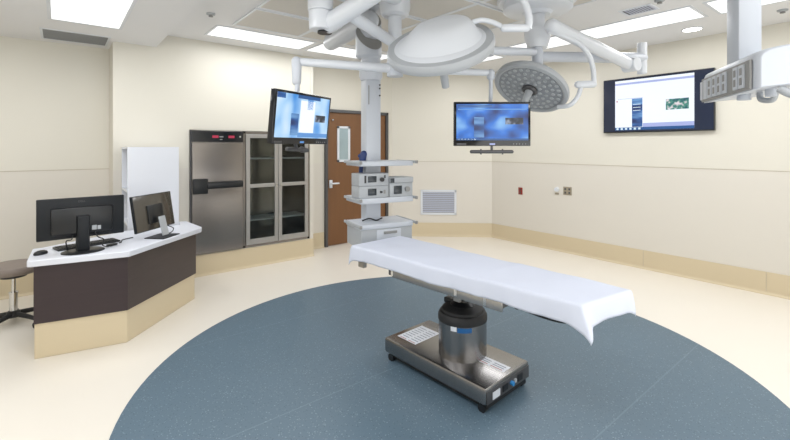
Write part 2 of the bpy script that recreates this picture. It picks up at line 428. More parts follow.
troffer(4.33, -1.1, 4.77, -.05, H, 'ceiling light outside the right edge of the view')
for i, (x, y) in enumerate(((-1.34, 3.78), (-.05, 1.9), (1.27, -.9), (2.5, -.9), (-.05, .2))):
    z = HL if x < .83 else H
    troffer(x, y, x+(.48 if x < .83 else 1.05), y+(1.05 if x < .83 else .42), z, 'ceiling light near the camera out of view', 'ceiling lights near the camera')
dl = thing('downlight', 'small round recessed downlight near the long right wall', 'downlight', (5.19, 1.469, H))
MB().lathe([(.085, -.008), (.10, -.006), (.10, 0)], 32, caps=False).build('trim_ring', M['white'], dl)
MB().lathe([(.001, -.006), (.083, -.006), (.083, -.002), (.001, -.002)], 32).build('lens', M['lampglow'], dl)

def vent(x0, y0, x1, y1, z, label, mslat='vent'):
    o = thing('ceiling_vent', label, 'vent', ((x0+x1)/2, (y0+y1)/2, z)); a, b_ = (x1-x0)/2, (y1-y0)/2
    MB().box(-a-.02, -b_-.02, -.006, -a, b_+.02, 0).box(a, -b_-.02, -.006, a+.02, b_+.02, 0).box(-a, -b_-.02, -.006, a, -b_, 0).box(-a, b_, -.006, a, b_+.02, 0).build('frame', M['white'], o, smooth=False)
    m = MB(); n = int(2*b_/.024)
    for k in range(n): m.box(-a, -b_+k*.024+.003, -.005, a, -b_+k*.024+.017, -.002)
    m.build('slat_panel', M[mslat], o, smooth=False)
    box(-a, -b_, -.002, a, b_, 0).build('backing', M['dmetal'], o, smooth=False)
vent(-.12, 5.04, .385, 5.47, HL, 'grey rectangular grille in the low ceiling over the desk')
vent(4.0, 1.45, 4.17, 1.68, H, 'small grey ceiling grille beside the long bright light', 'ventlight')
# perforated supply diffusers over the table
for i in range(3):
    for j in range(6):
        x = 1.37+i*.72; y = .36+j*.665
        if x > 4.0: continue
        nearest = (i == 0 and j == 5)
        o = thing('ceiling_diffuser', 'beige rectangular ceiling panel beside the long light at the cabinets' if nearest else 'beige rectangular ceiling panel above the operating table',
                  'ceiling panel', (x, y, H), 0, None if nearest else 'beige ceiling panels above the operating table')
        box(.01, .01, -.008, .69, .60, 0).build('panel', M['diffuser'], o, smooth=False)
        MB().box(-.01, -.01, -.012, .01, .62, 0).box(.69, -.01, -.012, .71, .62, 0).box(.01, -.01, -.012, .69, .01, 0).box(.01, .60, -.012, .69, .62, 0).build('frame', M['white'], o, smooth=False)
for x, y, lb in ((1.10, 4.1, 'small ceiling sprinkler by the low ceiling edge'), (3.95, 1.35, 'small ceiling sprinkler near the long bright light'), (5.1, .75, 'small ceiling sprinkler at the far right')):
    o = thing('sprinkler', lb, 'sprinkler', (x, y, H))
    MB().lathe([(.001, 0), (.04, 0), (.038, -.012), (.015, -.018), (.001, -.018)], 20).build('cover', M['lgrey'], o)
    MB().lathe([(.001, -.018), (.018, -.018), (.02, -.03), (.001, -.032)], 16).build('head', M['greyp'], o)

# ------------------------------------------------------------------ desk
dk = thing('desk', 'angled white topped desk with dark wood panels', 'desk', (0, 0, 0))
P0, P1, P2 = (-.14, 3.884), (.41, 3.778), (1.057, 4.459)
back = [(1.03, 4.84), (.98, 4.84), (.5, 4.60), (-.13, 4.26)]
def inset_panel(p, q, z0, z1, th, m, nm, off=0):
    p, q = Vector((*p, 0)), Vector((*q, 0)); dd = (q-p).normalized(); nn = Vector((-dd.y, dd.x, 0))
    a, b_, c, e = p+nn*off, q+nn*off, q+nn*(off+th), p+nn*(off+th)
    return MB().prism([(v.x, v.y) for v in (a, b_, c, e)], z0, z1).build(nm, m, dk, bevel=.001)
inset_panel(P0, P1, .25, .665, .03, M['laminate'], 'front_panel')
inset_panel(P1, P2, .25, .665, .03, M['laminate2'], 'front_panel')
kick = [(P0[0]+.004, P0[1]+.012), (P1[0]-.002, P1[1]+.012), (P2[0]-.012, P2[1]+.004), (1.02, 4.80), (.975, 4.80), (.97, 4.69), (.5, 4.56), (-.10, 4.22)]
MB().prism(kick, 0, .25).build('plinth', M['base'], dk, bevel=.004, smooth=False)
inset_panel((P0[0]+.003, P0[1]+.33), (P0[0]+.003, P0[1]+.03), .25, .665, .025, M['laminate'], 'side_panel', 0)
inset_panel(P2, (1.03, 4.80), .25, .665, .025, M['laminate2'], 'side_panel', 0)
top = [(-.175, 3.855), (-.155, 3.84), (.415, 3.735), (1.085, 4.375), (1.10, 4.42), (1.06, 4.88), (.965, 4.88), (.965, 4.69), (.5, 4.66), (-.10, 4.30), (-.16, 4.29)]
MB().prism(top, .665, .71).build('worktop', M['counter'], dk, bevel=.006)

# shelf unit
su = thing('shelf_unit', 'tall white open sided shelf unit behind the desk', 'shelf', (.51, 4.715, 0))
w, dp, h = .445, .475, 1.50
MB().box(0, 0, 0, w, .02, h).build('end_panel', M['melamine'], su, bevel=.001)
MB().box(0, dp-.02, 0, w, dp, h).build('end_panel', M['melamine'], su, bevel=.001)
MB().box(w-.02, .02, 0, w, dp-.02, h).build('back_panel', M['melamine'], su, smooth=False)
for z in (.05, .40, .74, 1.06, 1.48):
    box(.0, .02, z, w-.02, dp-.02, z+.02).build('shelf', M['melamine'], su, bevel=.001)

# ------------------------------------------------------------------ desk monitors (seen from behind)
def at_plane_thing(name, label, cat, cx, cy, z, ang_): return thing(name, label, cat, (cx, cy, z), ang_)
def text(s, size, m, parent, loc, rot, nm='logo'):
    cu = bpy.data.curves.new(nm, 'FONT'); cu.body = s; cu.size = size; cu.extrude = .0004; cu.align_x = 'CENTER'; cu.align_y = 'CENTER'
    o = bpy.data.objects.new(nm, cu); C.objects.link(o); cu.materials.append(m)
    o.parent = parent; o.location = loc; o.rotation_euler = rot
    # turn into a mesh
    dg = bpy.context.evaluated_depsgraph_get(); me = bpy.data.meshes.new_from_object(o.evaluated_get(dg))
    n = bpy.data.objects.new(nm, me); C.objects.link(n); n.parent = parent; n.location = loc; n.rotation_euler = rot
    bpy.data.objects.remove(o); return n

mo = thing('computer_monitor', 'wide black monitor seen from behind on a round stand', 'monitor', (.143, 3.945, .71), math.radians(3))
MB().lathe([(.001, 0), (.135, 0), (.135, .006), (.12, .012), (.001, .014)], 40, sy=.85).build('stand_base', M['black'], mo)
MB().prism([(-.035, -.035), (.035, -.035), (.045, .03), (-.045, .03)], .01, .27, bev=.006).build('stand_neck', M['dark'], mo)
MB().box(-.27, .045, .10, .27, .075, .405, bev=.006).build('screen_housing', M['dark'], mo)
MB().box(-.19, .012, .135, .19, .05, .335, bev=.014).build('back_bulge', M['black'], mo)
box(-.262, .0745, .108, .262, .0765, .397).build('display', M['glossb'], mo, smooth=False)
text('DELL', .02, M['dmetal'], mo, (-.005, .0445, .375), (PI/2, 0, 0))
MB().box(.055, .009, .155, .085, .013, .19).box(.09, .009, .155, .112, .013, .185).build('port_label', M['lgrey'], mo, smooth=False)
MB().tube([(-.06, .03, .14), (-.07, .0, .10), (-.10, .03, .085), (-.09, .06, .01)], .004).tube([(.07, .02, .15), (.09, 0, .10), (.13, .02, .07), (.12, -.01, .03), (.16, .02, .005)], .004).build('cable', M['black'], mo)

m2 = thing('computer_monitor', 'smaller monitor with silver stand angled on the right of the desk', 'monitor', (.685, 4.18, .71), math.atan2(.335, .345))
tl = Matrix.Translation((0, .05, .222)) @ Matrix.Rotation(math.radians(-9), 4, 'X')
MB().box(-.245, -.012, -.155, .245, .012, .155, mtx=tl, bev=.005).build('screen_housing', M['dark'], m2)
MB().box(-.238, .0115, -.148, .238, .0135, .148, mtx=tl).build('display', M['glossb'], m2, smooth=False)
MB().box(-.238, -.0145, -.148, .238, -.0115, .148, mtx=tl, bev=.001).build('back_cover', mat('bronze_gloss_back', '#47423A', .22, var=.15, coat=.6), m2)
MB().box(-.10, -.03, -.10, .09, -.012, .06, mtx=tl, bev=.006).build('mount', M['black'], m2)
MB().prism([(-.035, -.075), (.04, -.075), (.04, -.062), (-.035, -.062)], 0, .17).build('stand_leg', M['lgrey'], m2, bevel=.003).rotation_euler = (math.radians(-14), 0, 0)
MB().prism([(-.10, -.12), (.12, -.12), (.10, .06), (-.10, .06)], 0, .008).build('stand_base', M['dark'], m2, bevel=.002)
MB().tube([(.05, .02, .12), (.09, -.03, .08), (.13, -.05, .05), (.14, -.02, .01), (.08, .0, .012)], .004).build('cable', M['black'], m2)

kb = thing('keyboard', 'black keyboard lying behind the round monitor stand', 'keyboard', (.18, 4.17, .71), math.radians(14))
MB().box(-.21, -.07, 0, .21, .07, .014, bev=.004).build('case', M['black'], kb)
m = MB()
for r in range(5):
    for c in range(15): m.box(-.198+c*.0265, -.058+r*.024, .012, -.176+c*.0265, -.039+r*.024, .019)
m.build('keys', M['dark'], kb, smooth=False)
ms = thing('computer_mouse', 'black mouse at the left end of the desk', 'mouse', (-.105, 4.03, .71), math.radians(40))
mb = MB(); mb.lathe([(.001, 0), (.03, 0), (.032, .008), (.028, .02), (.016, .028), (.001, .031)], 24)
mo_ = mb.build('shell', M['black'], ms); mo_.scale = (1.5, 1, 1)
MB().cyl((.022, 0, .024), (.03, 0, .021), .005).build('scroll_wheel', M['greyp'], ms)
k2 = tag(MB().tube([(.385, 4.08, .716), (.40, 4.10, .716), (.40, 4.12, .716), (.41, 4.16, .716), (.42, 4.2, .716), (.5, 4.25, .716)], .004).build('desk_cable', M['black'], None), 'thin black cable curling over the desk beside the keyboard', 'cable')
m = thing('card_reader', 'small black device on the desk right of the keyboard', 'device', (.33, 4.03, .71), math.radians(30))
MB().box(-.035, -.02, 0, .035, .02, .016, bev=.005).build('case', M['black'], m)

# ------------------------------------------------------------------ stool
st = thing('stool', 'taupe padded stool on a black star base left of the desk', 'stool', (-.30, 4.78, 0), math.radians(20))
MB().lathe([(.001, .43), (.12, .43), (.175, .44), (.19, .455), (.195, .48), (.185, .505), (.15, .515), (.001, .52)], 48).build('seat', M['seat'], st)
MB().lathe([(.001, .405), (.09, .405), (.10, .43), (.001, .43)], 24).build('seat_plate', M['black'], st)
MB().cyl((0, 0, .1), (0, 0, .26), .028).cyl((0, 0, .26), (0, 0, .275), .032).build('gas_lift', M['chrome'], st)
MB().cyl((0, 0, .27), (0, 0, .41), .016).build('column', M['chrome'], st)
MB().lathe([(.001, .065), (.045, .065), (.045, .11), (.03, .12), (.001, .12)], 24).build('hub', M['black'], st)
for k in range(5):
    a = 2*PI*k/5; ca, sa = math.cos(a), math.sin(a)
    MB().tube([(.03*ca, .03*sa, .09), (.15*ca, .15*sa, .082), (.27*ca, .27*sa, .066)], lambda t: .022-.008*t).build('leg', M['blackm'], st)
    cs = MB(); p = Vector((.265*ca, .265*sa, 0)); q = Vector((-sa, ca, 0))
    cs.cyl(p+q*.008+Vector((0, 0, .026)), p+q*.026+Vector((0, 0, .026)), .026).cyl(p-q*.026+Vector((0, 0, .026)), p-q*.008+Vector((0, 0, .026)), .026)
    cs.cyl(p+Vector((0, 0, .03)), p+Vector((0, 0, .066)), .007)
    cs.build('caster', M['black'], st)

# ------------------------------------------------------------------ screens
def rect(parent, nm, x0, z0, x1, z1, y, m):
    return box(x0, y-.0004, z0, x1, y, z1).build(nm, m, parent, smooth=False)
def small_screen(label, loc, rz, w, h, pale):
    o = thing('monitor', label, 'monitor', loc, rz)
    a, b_ = w/2, h/2
    bz = MB().box(-a, -.02, -b_, a, .02, b_, bev=.004)
    bz.build('housing', M['glossb'], o)
    sx, z0, z1 = a-.018, -b_+.042, b_-.016
    yy = -.0205
    D = rect(o, 'display', -sx, z0, sx, z1, yy, M['scr_pale'] if pale else M['scr_blue'])
    y2 = yy-.0007; W_ = 2*sx; Hh = z1-z0
    def R(nm, u0, v0, u1, v1, m): rect(D, nm, -sx+u0*W_, z0+v0*Hh, -sx+u1*W_, z0+v1*Hh, y2, m)
    if pale:
        R('dark_block', 0, .88, .14, 1, M['scr_deep']); R('title_bar', .14, .86, .36, 1, M['scr_pale']); R('dark_block', .36, .92, .8, 1, M['scr_bar']); R('blue_block', .55, .68, .66, .92, M['scr_mid'])
        R('side_picture', .26, .06, .40, .56, M['scr_deep']); R('bottom_band', .40, .02, 1, .12, M['scr_mid']); R('thumbnail', .72, .40, .93, .57, M['scr_dark'])
        R('page', .42, .13, .70, .88, M['scr_white'])
    else:
        R('top_bar', .02, .90, .5, .98, M['scr_deep']); R('menu_band', .02, .84, .98, .87, M['scr_mid']); R('side_picture', .245, .08, .385, .64, M['scr_deep'])
        R('thumbnail', .68, .44, .93, .62, M['scr_dark']); R('bottom_band', 0, 0, 1, .05, M['scr_bar'])
        for k in range(6): R('icon', .02+.045*k, .012, .045+.045*k, .04, M['scr_icon'])
    MB().box(-.02, -.0215, -b_+.008, .02, -.02, -b_+.02).build('badge', M['scr_mid'] if pale else M['scr_lav'], o, smooth=False)
    for k in range(5): box(a-.13+.022*k, -.0212, -b_+.012, a-.122+.022*k, -.02, -b_+.018).build('button', M['greyp'], o, smooth=False)
    box(-a+.02, -.0212, -b_+.008, -a+.09, -.02, -b_+.02).build('model_strip', M['dmetal'], o, smooth=False)
    MB().box(-.06, .02, -.06, .06, .05, .06, bev=.004).build('mount_plate', M['offwhite'], o)
    return o
tv1 = small_screen('monitor on a suspended arm in front of the glass cabinet', (1.288, 2.618, 1.693), math.atan2(.225, .52), .57, .345, True)
tv1.rotation_euler.x = math.radians(6.4)
MB().tube([(.0, .03, -.1), (.02, .05, -.18), (.05, .06, -.215)], .012).capsule((-.05, .06, -.215), (.10, .06, -.22), .013).capsule((.10, .06, -.22), (.16, .06, -.225), .022, .016).build('handle_bar', M['dmetal'], tv1)
tv2 = small_screen('blue screen monitor hanging before the angled corner wall', (2.50, 1.966, 1.67), math.radians(-38.8), .565, .325, False)
MB().cyl((0, .0, -.15), (0, 0, -.20), .009).capsule((-.15, 0, -.205), (.15, 0, -.205), .013).cyl((-.08, 0, -.185), (-.08, 0, -.225), .006).cyl((.08, 0, -.185), (.08, 0, -.225), .006).build('handle_bar', M['dmetal'], tv2)

tv = thing('wall_screen', 'large black wide screen on the right wall showing a white page', 'screen', (E-.05, 1.9695, 2.026), -PI/2)
# local x runs along -Y of the room, local -y faces the room
a, b_ = .597, .344
MB().box(-a, 0, -b_, a, .05, b_, bev=.004).build('housing', M['black'], tv)
rect(tv, 'glass_front', -a+.008, -b_+.012, a-.008, b_-.01, -.0006, M['navyb'])
D = rect(tv, 'display', -a+.125*2*a, -b_+.03, -a+.845*2*a, b_-.03, -.0016, M['scr_white'])
x0, x1, z0, z1 = -a+.125*2*a, -a+.845*2*a, -b_+.03, b_-.03; W_, Hh = x1-x0, z1-z0
def R(nm, u0, v0, u1, v1, m, y=-.0024): rect(D, nm, x0+u0*W_, z0+v0*Hh, x0+u1*W_, z0+v1*Hh, y, m)
R('taskbar', 0, 0, 1, .055, M['scr_bar'])
for k in range(6): R('icon', .02+.06*k, .008, .05+.06*k, .045, M['scr_icon'], -.0032)
R('bottom_band', .38, .055, 1, .13, M['scr_lav']); R('title_bar', 0, .91, 1, .95, M['scr_lav'])
R('side_picture', .235, .06, .375, .62, M['scr_deep']); R('thumbnail', .67, .36, .94, .56, M['scr_pic'])
R('menu_line', .04, .625, .38, .633, M['scr_lav']); R('marker', .02, .57, .035, .60, M['redglow'])
for k in range(3): R('text_line', .25, .5-.06*k, .35, .51-.06*k, M['scr_icon'], -.0032)

# ------------------------------------------------------------------ suspended arms
# centre pole carrying the two small monitors
PB = Vector((2.006, 2.496, 0))
hb = thing('ceiling_pendant', 'white central pendant with cup shaped hub carrying both hanging monitors', 'pendant', (PB.x, PB.y, H))
zz = lambda z: z-H
MB().lathe([(.001, zz(2.74)), (.21, zz(2.74)), (.21, zz(2.69)), (.19, zz(2.68)), (.001, zz(2.68))], 40).build('ceiling_cover', M['offwhite'], hb)
MB().lathe([(.001, zz(2.68)), (.118, zz(2.68)), (.118, zz(2.56)), (.105, zz(2.51)), (.085, zz(2.495)), (.001, zz(2.495))], 40).build('hub', M['white'], hb)
MB().cyl((0, 0, zz(2.50)), (0, 0, zz(2.05)), .052).cyl((0, 0, zz(2.36)), (0, 0, zz(2.35)), .055).build('pole', M['white'], hb)
MB().cyl((0, 0, zz(2.16)), (0, 0, zz(2.04)), .062).build('collar', M['offwhite'], hb)
L = lambda p: Vector(p)-Vector((PB.x, PB.y, H))
q1 = Vector((1.312, 2.745, 2.105))
MB().capsule(L((PB.x, PB.y, 2.10)), L(q1), .036, .028).build('monitor_arm', M['white'], hb)
MB().capsule(L(q1), L(q1+Vector((0, 0, -.14))), .036, .032).tube([L(q1+Vector((0, 0, -.10))), L(q1+Vector((0, -.01, -.19))), L((1.285, 2.69, 1.75)), L((1.283, 2.672, 1.70))], .018).build('monitor_drop', M['offwhite'], hb)
q2 = Vector((2.545, 2.01, 2.06))
MB().capsule(L((PB.x, PB.y, 2.10)), L(q2), .034, .024).build('monitor_arm', M['white'], hb)
MB().capsule(L(q2), L(q2+Vector((0, 0, -.03))), .030).tube([L(q2), L(q2+Vector((0, 0, -.15))), L((2.54, 2.015, 1.72)), L((2.529, 2.00, 1.67))], .015).build('monitor_drop', M['offwhite'], hb)
# inboard spring arm and knuckle at upper left
kn = Vector((1.43, 2.63, 2.74))  # ceiling point of the left knuckle, moved below
def Wd(u, v, t):
    s_ = (u-395)/418
    return Vector((t*(.627+.78*s_), t*(.78-.627*s_), 1.5+(147-v)/418*t))
kb0 = Vector((1.450, 2.557, 0))
MB().capsule(L((1.466, 2.556, 2.36)), L((1.63, 2.20, 2.52)), .068, .06).build('upper_arm', M['white'], hb)
MB().capsule(L((1.63, 2.20, 2.52)), L((2.0, 2.45, 2.62)), .05, .05).build('upper_arm', M['white'], hb)
MB().capsule(L((1.585, 2.448, 2.41)), L((PB.x, PB.y, 2.29)), .044, .040).build('lower_arm', M['white'], hb)
kk = MB().cyl(L((1.414, 2.585, 2.44)), L((1.414, 2.585, 2.60)), .088).cyl(L((1.414, 2.585, 2.31)), L((1.414, 2.585, 2.44)), .078, .082)
kk.build('knuckle', M['white'], hb, bevel=.008)
MB().cyl(L((1.45, 2.59, 2.295)), L((1.45, 2.59, 2.31)), .05).build('bearing', M['black'], hb)

# equipment boom
bm_ = thing('equipment_boom', 'grey equipment boom column with shelves and drawer hanging before the door', 'boom', (2.13, 2.846, 0), math.radians(-10.8))
cx, cy = -.052, .085
MB().box(cx-.068, cy-.06, .80, cx+.068, cy+.06, 2.09, bev=.008).build('column', M['offwhite'], bm_)
MB().box(cx-.05, cy-.062, 1.86, cx-.042, cy-.058, 2.02).build('cable_slot', M['greyp'], bm_, smooth=False)
for z in (2.03, 2.0, 1.94):
    MB().cyl((cx+.055, cy-.058, z), (cx+.055, cy-.068, z), .007).build('screw', M['dmetal'], bm_)
MB().lathe([(.001, 2.07), (.085, 2.07), (.10, 2.10), (.10, 2.19), (.085, 2.22), (.085, 2.26), (.001, 2.26)], 40, Matrix.Translation((cx, cy, 0))).build('bearing_head', M['offwhite'], bm_)
def cut_drum(r0, r1, z0, zc, dx, dy, sl_=1.15):
    rs = []
    for r_, z, k in ((r0, z0, 0), (r1, z0+.02, 0), (r1, zc, sl_)):
        rs.append([Vector((cx+dx+r_*math.cos(2*PI*i/40), cy+dy+r_*math.sin(2*PI*i/40), z+k*r_*math.sin(2*PI*i/40))) for i in range(40)])
    o = MB().ring_loft(rs).build('slanted_drum', M['offwhite'], bm_)
    n = []
    for f_, dz in ((.97, .001), (.97, .004), (.90, .007)):
        n.append([Vector((cx+dx+r1*f_*math.cos(2*PI*i/40), cy+dy+r1*f_*math.sin(2*PI*i/40)-dz*.7, zc+dz+sl_*f_*r1*math.sin(2*PI*i/40))) for i in range(40)])
    MB().ring_loft(n).build('end_cap', M['greyp'], o)
cut_drum(.09, .112, 2.255, 2.44, -.02, 0)
cut_drum(.06, .095, 2.42, 2.635, .02, .05)
MB().lathe([(.001, 2.74), (.17, 2.74), (.17, 2.715), (.06, 2.705), (.001, 2.70)], 40, Matrix.Translation((cx+.02, cy+.12, 0))).cyl((cx+.02, cy+.12, 2.5), (cx+.02, cy+.12, 2.72), .03).build('ceiling_cover', M['offwhite'], bm_)
ca_, sa_ = math.cos(math.radians(10.8)), math.sin(math.radians(10.8))
def BL(p):  # room point to boom coordinates
    x, y = p[0]-2.13, p[1]-2.846
    return Vector((x*ca_-y*sa_, x*sa_+y*ca_, p[2]))
MB().capsule(BL((2.07, 2.93, 2.585)), BL((2.235, 3.86, 2.60)), .085, .08).build('horizontal_arm', M['offwhite'], bm_)
MB().cyl(BL((2.235, 3.86, 2.60)), BL((2.235, 3.86, 2.735)), .06).build('arm_pivot', M['offwhite'], bm_)
def shelf(z0, z1, x0=-.255, x1=.225, y0=-.165, y1=.15, nm='shelf'):
    s_ = MB().box(x0, y0, z0, x1, y1, z1, bev=.005).build(nm, M['offwhite'], bm_)
    for x in (x0-.012, x1+.012):
        MB().box(x-.008, y0-.03, (z0+z1)/2, x+.008, y1, (z0+z1)/2+.022, bev=.003).build('side_rail', M['lgrey'], s_)
        MB().box(x-.010, y0-.042, (z0+z1)/2-.002, x+.010, y0-.028, (z0+z1)/2+.024, bev=.003).build('rail_cap', M['greyp'], s_)
shelf(1.345, 1.385); shelf(1.045, 1.09); shelf(.84, .88)
du = MB().box(-.245, -.155, .685, .22, .15, .84, bev=.004).build('drawer_unit', M['lgrey'], bm_)
box(-.11, -.161, .695, .11, -.155, .83, bev=.002).build('drawer', M['offwhite'], du)
MB().box(-.05, -.171, .795, .07, -.161, .815, bev=.002).build('drawer_pull', M['greyp'], du)
MB().tube([(cx-.12, cy-.09, .888), (cx-.06, cy-.10, .903), (cx, cy-.11, .886), (cx+.06, cy-.10, .90)], .006).build('cable', M['black'], bm_)
MB().tube([(cx-.115, cy-.02, 1.43), (cx-.10, cy-.05, 1.40), (cx-.10, cy-.02, 1.32), (cx-.10, cy-.01, 1.10)], .018).build('hose', M['navy'], bm_)
MB().capsule((cx-.095, cy-.04, 1.40), (cx-.085, cy-.04, 1.44), .03).build('hose', M['navy'], bm_)
def device(nm, label, x, y, z, w_, d_, h_, disp, knob, extra=None, m=None):
    p = Matrix.Rotation(math.radians(-10.8), 4, 'Z') @ Vector((x, y, 0))
    o = thing(nm, label, 'device', (2.13+p.x, 2.846+p.y, z), math.radians(-10.8))
    MB().box(0, 0, 0, w_, d_, h_, bev=.004).build('case', m or M['lgrey'], o)
    if disp: MB().box(disp[0], -.004, disp[1], disp[2], 0, disp[3], bev=.001).build('display', M['lcd'], o)
    if knob: MB().cyl((knob[0], 0, knob[1]), (knob[0], -.018, knob[1]), knob[2]).build('knob', M['black'] if not extra else M['greyp'], o)
    return o
o = device('camera_console', 'grey console with black display and knob, upper of the stacked pair', -.258, -.145, 1.186, .262, .165, .10, (.075, .03, .15, .08), (.198, .05, .017))
MB().box(.045, -.003, .025, .06, 0, .085).box(.22, -.003, .06, .232, 0, .085).build('button', M['black'], o, smooth=False)
o = device('light_source', 'grey console directly on the middle boom shelf, lower of the stacked pair', -.258, -.145, 1.0905, .262, .165, .094, (.075, .02, .15, .075), (.19, .045, .008))
box(.215, -.003, .03, .232, 0, .06).build('button', M['greyp'], o, smooth=False)
o = device('insufflator', 'light grey unit with grey screen right of the stacked consoles', .010, -.155, 1.0905, .215, .17, .112, (.035, .022, .11, .09), (.16, .06, .022), True)
o = device('recorder', 'flat silver device lying on the unit with the grey screen', .010, -.165, 1.204, .217, .18, .045, (.0, .004, .035, .04), None)

# ------------------------------------------------------------------ surgical lamps
hc = Vector((3.033, 1.925, 0))
sl_ = thing('surgical_light', 'round tilted surgical lamp with its clear LED face towards the camera', 'surgical lamp', (hc.x, hc.y, H))
L = lambda p: Vector(p)-Vector((hc.x, hc.y, H))
MB().lathe([(.001, 0), (.32, 0), (.32, -.05), (.305, -.065), (.27, -.07), (.27, -.125), (.25, -.14), (.12, -.145), (.10, -.17), (.001, -.17)], 56).build('ceiling_cover', M['white'], sl_)
MB().lathe([(.001, zz(2.60)), (.06, zz(2.60)), (.06, zz(2.46)), (.105, zz(2.455)), (.10, zz(2.38)), (.078, zz(2.305)), (.001, zz(2.305))], 36).build('hub', M['white'], sl_)
MB().cyl((0, 0, zz(2.31)), (0, 0, zz(2.16)), .045).cyl((0, 0, zz(2.265)), (0, 0, zz(2.255)), .049).build('pole', M['offwhite'], sl_)
# extension arm to the bracket and spring arm back
bk = Wd(642, 58, 3.7)
MB().capsule(L((hc.x, hc.y, 2.235)), L(bk), .042, .046).build('extension_arm', M['offwhite'], sl_)
MB().cyl(L((bk.x, bk.y, 2.42)), L((bk.x, bk.y, 2.15)), .04).build('bracket', M['white'], sl_, bevel=.004)
e0 = Wd(631, 65, 3.58); e1 = Wd(552, 26, 3.12)
MB().capsule(L(e0), L(e1), .048, .055).build('spring_arm', M['white'], sl_)
ax = (e1-e0).normalized().cross(Vector((0, 0, 1))).normalized()
MB().cyl(L(e0+ax*.06), L(e0-ax*.06), .058).build('elbow', M['white'], sl_, bevel=.006)
ring = [Wd(548, 31, 3.12), Wd(562, 35, 3.15), Wd(578, 43, 3.2), Wd(588, 54, 3.22), Wd(593, 68, 3.25), Wd(594, 82, 3.25)]
MB().tube([L(p) for p in ring], .019).build('yoke', M['white'], sl_)
MB().capsule(L(Wd(593, 84, 3.25)), L(Wd(578, 84.5, 3.25)), .028).build('yoke_joint', M['white'], sl_)
MB().tube([L(Wd(581, 86, 3.25)), L(Wd(578, 96, 3.28)), L(Wd(570, 105, 3.3)), L(Wd(558, 107, 3.38))], .018).build('yoke', M['white'], sl_)

R_ = Vector((.78, -.627, 0)); Fd = Vector((.627, .78, 0)); U = Vector((0, 0, 1))
def lamp_frame(c, nx, ny, nz):
    """nx, ny, nz: light direction written as right / up / away parts of the viewing side"""
    n = (R_*nx+U*ny+Fd*nz).normalized()
    q = n.to_track_quat('Z', 'Y').to_matrix().to_4x4()
    return Matrix.Translation(c) @ q
# lamp 2 : light face looks down and towards the camera
c2 = Wd(531, 87, 3.42)
F2 = Matrix.Translation(-Vector((hc.x, hc.y, H))) @ lamp_frame(c2, -.44, -.82, -.36)
hd = MB().lathe([(.001, -.09), (.10, -.085), (.20, -.06), (.275, -.035), (.30, -.01), (.305, .012), (.298, .03), (.275, .036), (.262, .03), (.262, .02), (.001, .02)], 64, F2).build('lamp_head', M['lgrey'], sl_)
MB().lathe([(.05, .021), (.26, .021), (.26, .026), (.05, .026)], 64, F2).build('led_cover', M['led'], hd)
led_mesh = None
for ringr, n in ((.085, 9), (.135, 15), (.185, 21), (.232, 27)):
    for k in range(n):
        a = 2*PI*k/n+ringr*7
        if led_mesh is None:
            led = MB().lathe([(.001, 0), (.016, 0), (.013, .005), (.001, .005)], 8).build('led_lens', M['lgrey'], hd); led_mesh = led.data
        else:
            led = bpy.data.objects.new('led_lens', led_mesh); C.objects.link(led); led.parent = hd
        led.matrix_local = F2 @ Matrix.Translation((ringr*math.cos(a), ringr*math.sin(a), .026))
MB().lathe([(.001, .026), (.062, .026), (.062, .04), (.05, .052), (.001, .052)], 32, F2).build('centre_ring', M['dmetal'], hd)
MB().lathe([(.001, .05), (.032, .05), (.028, .10), (.024, .15), (.018, .158), (.001, .16)], 24, F2).build('handle', M['lgrey'], hd)

# lamp 1 : back of the head seen, light face looks down and away
sl1 = thing('surgical_light', 'larger round surgical lamp showing its smooth white domed back', 'surgical lamp', (1.95, 2.03, H))
Lq = lambda p: Vector(p)-Vector((1.95, 2.03, H))
c1 = Wd(440, 47, 2.75)
F1 = Matrix.Translation(-Vector((1.95, 2.03, H))) @ lamp_frame(c1, .195, -.79, .58)
h1 = MB().lathe([(.001, .03), (.29, .03), (.32, .035), (.345, .03), (.354, .01), (.354, -.018), (.345, -.034), (.30, -.036), (.001, -.036)], 72, F1).build('lamp_head', M['lgrey'], sl1)
MB().lathe([(.001, -.062), (.12, -.060), (.20, -.054), (.27, -.044), (.308, -.034), (.001, -.032)], 64, F1).build('back_cover', M['white'], h1)
MB().lathe([(.001, .03), (.30, .03), (.30, .037), (.001, .037)], 64, F1).build('led_cover', M['led'], h1)
MB().lathe([(.001, .02), (.035, .025), (.03, .16), (.026, .30), (.001, .31)], 24, F1).build('handle', M['lgrey'], h1)
# swelling on the back where the yoke enters
inv = F1.inverted()
rd = (inv.to_3x3() @ R_); rd.z = 0; rd.normalize(); ud = Vector((-rd.y, rd.x, 0))
if (F1.to_3x3() @ ud).z < 0: ud = -ud
rings = []
for k in range(12):
    t = k/11
    hgt = .036+.106*math.sin(t*PI/2)**1.25
    xa, xb = -.29+.20*t**.9, .28-.09*t
    ya, yb = -.27+.25*t, .25-.07*t
    if k == 11: xm, ym = (xa+xb)/2, (ya+yb)/2; xa = xb = xm; ya = yb = ym
    else:
        sh_ = 1 if t < .75 else math.sqrt(max(0, 1-((t-.75)/.27)**2))
        xm, ym = (xa+xb)/2, (ya+yb)/2
        xa, xb = xm+(xa-xm)*sh_, xm+(xb-xm)*sh_; ya, yb = ym+(ya-ym)*sh_, ym+(yb-ym)*sh_
    ring_ = []
    for j in range(40):
        a = 2*PI*j/40
        x = (xa+xb)/2+(xb-xa)/2*math.cos(a)+.001*math.cos(a); y = (ya+yb)/2+(yb-ya)/2*math.sin(a)+.001*math.sin(a)
        ring_.append(F1 @ (rd*x+ud*y+Vector((0, 0, -hgt))))
    rings.append(ring_)
MB().ring_loft(rings).build('back_dome', M['white'], h1)
